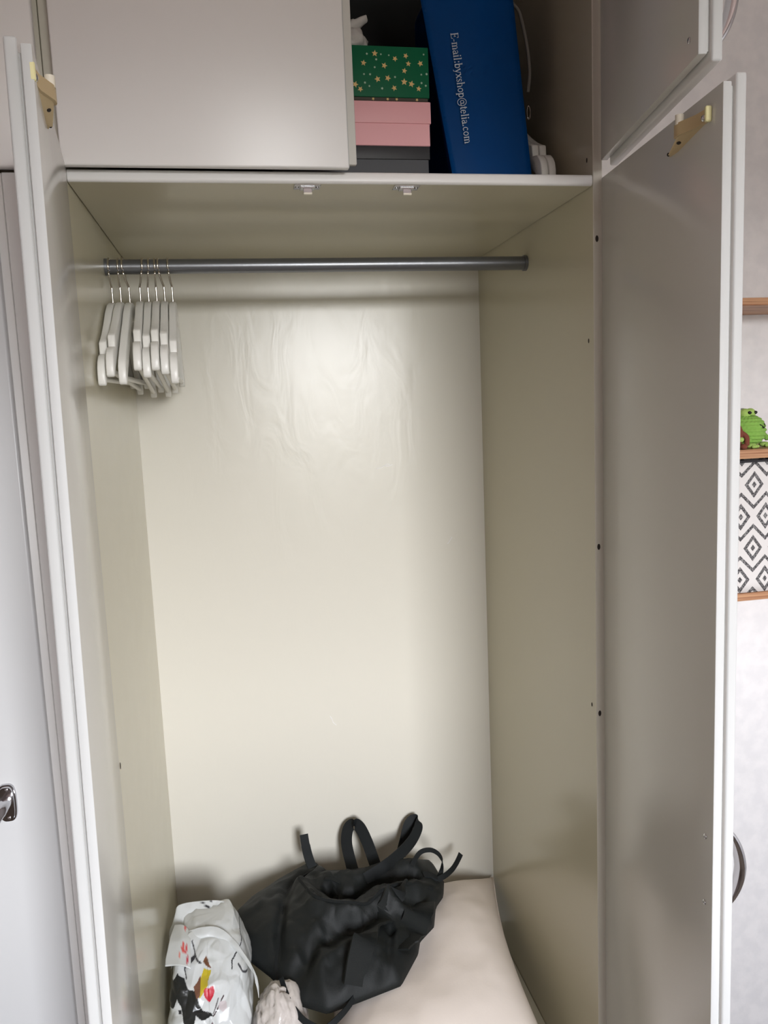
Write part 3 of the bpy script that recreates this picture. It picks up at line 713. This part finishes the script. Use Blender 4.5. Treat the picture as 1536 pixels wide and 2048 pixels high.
INK = [  # abstract print: (kind, data, colour) in x, z
 ('poly', [(.020,.352),(.032,.366),(.046,.362),(.056,.352),(.070,.352),(.074,.336),(.080,.326),(.096,.322),(.100,.316),(.078,.316),(.068,.322),(.062,.306),(.050,.300),(.044,.312),(.040,.330),(.032,.338),(.024,.322),(.016,.318),(.014,.338)], lin(38, 40, 40)),
 ('poly', [(.070,.352),(.084,.372),(.098,.368),(.086,.352),(.076,.344)], lin(196, 176, 50)), ('poly', [(.064,.356),(.078,.366),(.076,.346),(.070,.344)], lin(122, 84, 66)),
 ('poly', [(.082,.378),(.088,.384),(.098,.370),(.092,.372)], lin(116, 78, 58)),
 ('heart', (.0935, .346, .0105), lin(196, 44, 62)),
 ('line', [(.060,.398),(.066,.386),(.078,.378)], lin(70, 70, 74)), ('line', [(.046,.372),(.052,.378),(.066,.384)], lin(70, 70, 74)), ('line', [(.046,.372),(.050,.362)], lin(70, 70, 74)),
 ('line', [(.120,.340),(.100,.316)], lin(80, 66, 70)), ('line', [(.110,.338),(.100,.320)], lin(110, 106, 108)), ('line', [(.138,.366),(.138,.374),(.160,.380)], lin(60, 60, 64)), ('line', [(.150,.366),(.166,.345)], lin(80, 80, 84)),
 ('line', [(.056,.395),(.050,.380)], lin(110, 106, 104)), ('poly', [(.112,.334),(.124,.334),(.127,.326),(.118,.320),(.110,.327)], lin(206, 196, 198)),
 ('poly', [(.088,.302),(.098,.308),(.102,.298),(.094,.286),(.084,.290)], lin(112, 96, 102)), ('poly', [(.034,.324),(.040,.326),(.041,.320),(.035,.318)], lin(50, 50, 54)),
 ('poly', [(.030,.296),(.040,.300),(.044,.292),(.034,.288)], lin(60, 60, 66)), ('poly', [(.060,.298),(.066,.302),(.064,.290),(.058,.288)], lin(84, 84, 92)),
]
def ink(x, z):
    c = WHITE
    for kind, d, col in INK:
        if kind == 'poly' and in_poly((x, z), d): c = col
        elif kind == 'line' and pl_dist((x, z), d) < .0011: c = col
        elif kind == 'heart':
            u, v = (x-d[0])/d[2]*1.15, (z-d[1])/d[2]*1.15+.1
            if (u*u+v*v-1)**3-u*u*v**3 < 0: c = col
    return c
ZR = [.165*j/24 for j in range(24)]+[.165+.151*j/150 for j in range(151)]; NZ = len(ZR)-1
def se_angles(nf, nbk):
    out = []
    for a0, a1, n in ((0, pi, nbk), (pi, 2*pi, nf)):
        F_ = 4000; P_ = []
        for k in range(F_+1):
            a = a0+(a1-a0)*k/F_; P_.append((.08*math.copysign(abs(cos(a))**(2/3.4), cos(a)), .14*math.copysign(abs(sin(a))**(2/3.4), sin(a)), a))
        L_ = [0]
        for p, q in zip(P_, P_[1:]): L_.append(L_[-1]+math.hypot(p[0]-q[0], p[1]-q[1]))
        i = 0
        for k in range(n):
            while L_[i] < L_[-1]*k/n: i += 1
            out.append(P_[i][2])
    return out
AN = se_angles(330, 60); NA = len(AN)
bm = bmesh.new(); cl = bm.loops.layers.float_color.new('print'); rings = []; info = {}
for j in range(NZ+1):
    z = ZR[j]; y0, y1, x0, x1 = ring_at(z); ring = []
    for k in range(NA):
        a = AN[k]; n_ = 3.4
        c_, s_ = cos(a), sin(a)
        x = (x0+x1)/2+(x1-x0)/2*math.copysign(abs(c_)**(2/n_), c_); y = (y0+y1)/2+(y1-y0)/2*math.copysign(abs(s_)**(2/n_), s_)
        p = Vector((x, y, z+ZB)); q = p-Vector((.098, .30, ZB+.15))
        k_ = crumple(p, 0)
        d = Vector((q.x, q.y, max(0, q.z)*.6)).normalized(); p = p+d*k_*min(1, .25+z/.1)
        p.x = max(.004, p.x)
        v = bm.verts.new(p-CB); v_ = v; info[v] = (p.x, p.z, s_ < .55); ring.append(v)
    rings.append(ring)
for a, b in zip(rings, rings[1:]):
    for k in range(NA): bm.faces.new((a[k], a[(k+1) % NA], b[(k+1) % NA], b[k]))
bm.faces.new(rings[0][::-1]); bm.faces.new(rings[-1])
for f in bm.faces:
    for lp in f.loops:
        x, z, fr = info[lp.vert]; lp[cl] = ink(x, z+.0) if fr and z > .27 else WHITE
bmesh.ops.recalc_face_normals(bm, faces=bm.faces[:])
pb = thing('carrier_bag', 'crumpled white plastic carrier bag with red heart print beside the backpack', 'bag', CB)
obj('body', bm, M_print, pb, True)
def sheet(name, rows, th=.0012, seed=0, amp=.004, marks=None, mt=None):
    """crumpled plastic sheet through rows of points (each row interpolated, then across rows)"""
    R2 = [cr(r, 10) for r in rows]; cols = [cr([r[i] for r in R2], 10) for i in range(len(R2[0]))]
    bm = bmesh.new(); cl = bm.loops.layers.float_color.new('print'); g = []
    for c in cols:
        g.append([bm.verts.new(p+Vector((.6, -1, .6)).normalized()*(amp*.7*fbm((p.x*26+seed, p.y*18, p.z*26), 2)+amp*.16/.001*crumple(p, seed))-CB) for p in c])
    for a, b in zip(g, g[1:]):
        for i in range(len(a)-1): bm.faces.new((a[i], b[i], b[i+1], a[i+1]))
    bmesh.ops.recalc_face_normals(bm, faces=bm.faces[:])
    for f in bm.faces:
        for lp in f.loops:
            p = lp.vert.co+CB; c = WHITE
            for kind, d, col in (marks or []):
                if kind == 'line' and pl_dist((p.x, p.z), d) < .0011: c = col
                if kind == 'dot' and math.hypot(p.x-d[0], p.z-d[1]) < d[2]: c = col
            lp[cl] = c
    bmesh.ops.solidify(bm, geom=bm.faces[:], thickness=th)
    return obj(name, bm, mt or M_print, pb, True)
# tall rear fold standing at the back corner
sheet('rear_fold', [[(.020,.385,.392),(.028,.393,.414),(.090,.396,.413),(.130,.392,.405),(.139,.380,.388)],
                    [(.008,.365,.376),(.030,.372,.398),(.090,.376,.398),(.130,.372,.390),(.141,.362,.374)],
                    [(.010,.340,.350),(.034,.345,.372),(.092,.350,.372),(.131,.346,.366),(.142,.338,.352)],
                    [(.012,.315,.325),(.036,.322,.350),(.092,.328,.350),(.131,.322,.346),(.143,.315,.330)]],
      marks=[('line', [(.078,.412),(.090,.404),(.096,.413)], lin(60, 60, 64))], seed=3, amp=.005)
# near rim of the mouth, arching over the hollow
sheet('mouth_rim', [[(.052,.318,.402),(.080,.312,.410),(.112,.305,.409),(.140,.282,.398),(.160,.252,.384),(.176,.222,.370),(.180,.200,.352)],
                    [(.050,.308,.396),(.080,.298,.401),(.112,.290,.400),(.144,.266,.390),(.166,.238,.376),(.182,.212,.360),(.184,.192,.340)],
                    [(.050,.306,.388),(.080,.296,.392),(.112,.288,.390),(.146,.262,.381),(.168,.232,.366),(.184,.206,.350),(.186,.188,.328)]], seed=9, amp=.003)
# flattened left side flap with red marks
sheet('side_flap', [[(.022,.345,.402),(.040,.338,.404),(.054,.322,.400)],[(.014,.300,.400),(.040,.288,.404),(.058,.278,.398)],[(.010,.245,.384),(.040,.232,.390),(.060,.226,.384)]],
      marks=[('dot', (.044,.401,.0030), lin(214, 92, 88)), ('dot', (.050,.3985,.0026), lin(208, 70, 76)), ('dot', (.038,.397,.0022), lin(220, 120, 104)), ('dot', (.053,.392,.0024), lin(190, 60, 80))], seed=5, amp=.003)

# shiny wrapped bundle between carrier bag and pillow
bm = bmesh.new(); bmesh.ops.create_icosphere(bm, subdivisions=5, radius=1)
for v in bm.verts:
    p = v.co.copy()
    k = 1+.10*fbm(p*1.8, 3)-.10*(1-min(1, abs(noise.noise(p*3.1+Vector((4, 1, 2))))*4))**2*(1 if p.x < .4 else .3)
    v.co = Vector((p.x*.058*k, p.y*.085*k, p.z*.118*k))
tag(obj('wrapped_bundle', bm, M_foil, None, True, (.226, .215, ZB+.120)), 'crinkled shiny off-white bundle squeezed between carrier bag and backpack', 'bundle')

# ------------------------------------------------------------------ wall shelves and what stands on them
SY0, SY1, SX0, SX1 = .452, RY1-.0005, 1.10, 2.05
SH = [(1.6475, .0175, 'top oak wall shelf, empty, beside the open door'), (1.2930, .0215, 'middle oak wall shelf carrying the green crochet frog'), (.9480, .0185, 'lowest oak wall shelf under the patterned basket')]
for z, t, lb in SH:
    o = tag(obj('wall_shelf', nb(SX0, SX1, SY0, SY1, z, z+t, .001, 1), M_oak), lb, 'shelf', 'oak wall shelves')
Z2 = 1.2930+.0215; Z3 = .9480+.0185
# crochet frog
FS = 1.34
fr = thing('crochet_frog', 'bright green crochet frog sitting on the middle oak shelf', 'toy', (1.446, .535, Z2), radians(28)); fr.scale = (FS, FS, 1.0)
prof = []
NRW = 11
for j in range(NRW*6+1):
    t = j/(NRW*6); a = pi*(t*.98+.01); r = .0365*sin(a)**.62*(1.0-.10*t); z = .040-.037*cos(a)
    prof.append((r*(1+.075*abs(sin(pi*NRW*t))), z))
def knit(p, a): 
    z = p.z; c = Vector((0, 0, .04)); d = (p-c); return c+d*(1+.022*sin(a*26+(int(z/.0067) % 2)*pi))
obj('body', lathe(bmesh.new(), prof, 104, (0, 0, .002), knit), M_frog, fr, True)
for sx in (-1, 1):
    bm = ball(bmesh.new(), (sx*.0090, -.006, .0830), .0100, 20, (1, 1, 1.25))
    ey = obj('eye_bump', bm, M_frog2, fr, True)
    obj('eye', ball(bmesh.new(), (sx*.0105, -.0148, .0850), .0042, 14), M_eye, ey, True)
    bm = ball(bmesh.new(), (sx*.024, -.026, .0065), .0085, 14, (1.2, 1.1, .75))
    for q in (-1, 0, 1): ball(bm, (sx*.024+q*.0065, -.034, .0045), .0042, 10)
    obj('foot', bm, M_frog2, fr, True)
    obj('arm', tube(bmesh.new(), cr([(sx*.030, -.006, .040), (sx*.036, -.018, .030), (sx*.033, -.028, .018)], 5), .0052, 10), M_frog, fr, True)
bm = tube(bmesh.new(), cr([(-.008, -.0335, .0560), (-.003, -.0360, .0515), (0, -.0365, .0475), (.004, -.0355, .0520), (.009, -.0330, .0575)], 5), .0013, 6)
obj('mouth', bm, M_eye, fr, True)
# brown crochet toy half hidden by the door
bt = thing('crochet_toy', 'brown crochet toy with a green spot, partly hidden by the open door', 'toy', (1.3790, .4760, Z2)); bt.scale = (1.25, 1.15, 1.2)
obj('body', lathe(bmesh.new(), [(.016*sin(pi*(.02+.96*j/40))**.7*(1+.05*abs(sin(pi*7*j/40))), .026-.024*cos(pi*j/40)) for j in range(41)], 48, (0, 0, .001)), M_brown, bt, True)
obj('arm', tube(bmesh.new(), cr([(.010, -.006, .034), (.0190, -.012, .024), (.0180, -.014, .008)], 5), .0050, 10), M_brown, bt, True)
bm = ball(bmesh.new(), (.006, -.0145, .020), .0052, 12); obj('spot', bm, M_frog2, bt, True)
obj('leg', ball(bmesh.new(), (.010, -.016, .0062), .0072, 12, (1, 1.3, .8)), M_brown, bt, True)
bm = nb(-.011, .011, -.012, .012, 0, .090, .003, 2)
gk = tag(obj('plastic_case', bm, M_greyblock, None, angle=40, loc=(1.482, .612, Z2)), 'small upright grey case behind the green frog', 'case')
obj('cap', nb(-.0115, .0115, -.0125, .0125, .074, .0945, .003, 2), M_greyblock, gk, angle=40)
# patterned basket
bk2 = thing('storage_basket', 'round fabric basket with grey and white diamond pattern on the lowest shelf', 'basket', (1.430, .554, Z3))
RB, HB = .098, .318
bm = bmesh.new(); uvl = bm.loops.layers.uv.new('UVMap'); NS = 96; cols = []
for k in range(NS+1):
    a = 2*pi*k/NS; n_ = 2.6; c_, s_ = cos(a), sin(a)
    col = []
    for j in range(13):
        t = j/12; rr = 1-.02*sin(pi*t)+.004*fbm((c_*3, s_*3, t*4), 2)
        col.append(bm.verts.new((RB*1.45*rr*math.copysign(abs(c_)**(2/n_), c_), RB*rr*math.copysign(abs(s_)**(2/n_), s_), .001+HB*t)))
    cols.append(col)
per = 0; S = [0]
for a, b in zip(cols, cols[1:]): per += (a[0].co-b[0].co).length; S.append(per)
NREP = round(per/.066)
for k in range(NS):
    for j in range(12):
        f = bm.faces.new((cols[k][j], cols[k+1][j], cols[k+1][j+1], cols[k][j+1]))
        for lp, (kk, jj) in zip(f.loops, ((k, j), (k+1, j), (k+1, j+1), (k, j+1))): lp[uvl].uv = (S[kk]/per*NREP+.13, jj/12*HB/.077+2.09)
f = bm.faces.new([c[0] for c in cols[:-1]][::-1])
bmesh.ops.remove_doubles(bm, verts=bm.verts[:], dist=1e-5)
bmesh.ops.recalc_face_normals(bm, faces=bm.faces[:])
bmesh.ops.solidify(bm, geom=bm.faces[:], thickness=.003)
obj('fabric_wall', bm, M_basket, bk2, True)
pts = []
for k in range(NS+1):
    a = 2*pi*k/NS; c_, s_ = cos(a), sin(a); n_ = 2.6
    pts.append((RB*1.455*math.copysign(abs(c_)**(2/n_), c_), RB*1.004*math.copysign(abs(s_)**(2/n_), s_), HB+.002))
obj('rim', tube(bmesh.new(), pts, .0032, 8), M_rim, bk2, True)
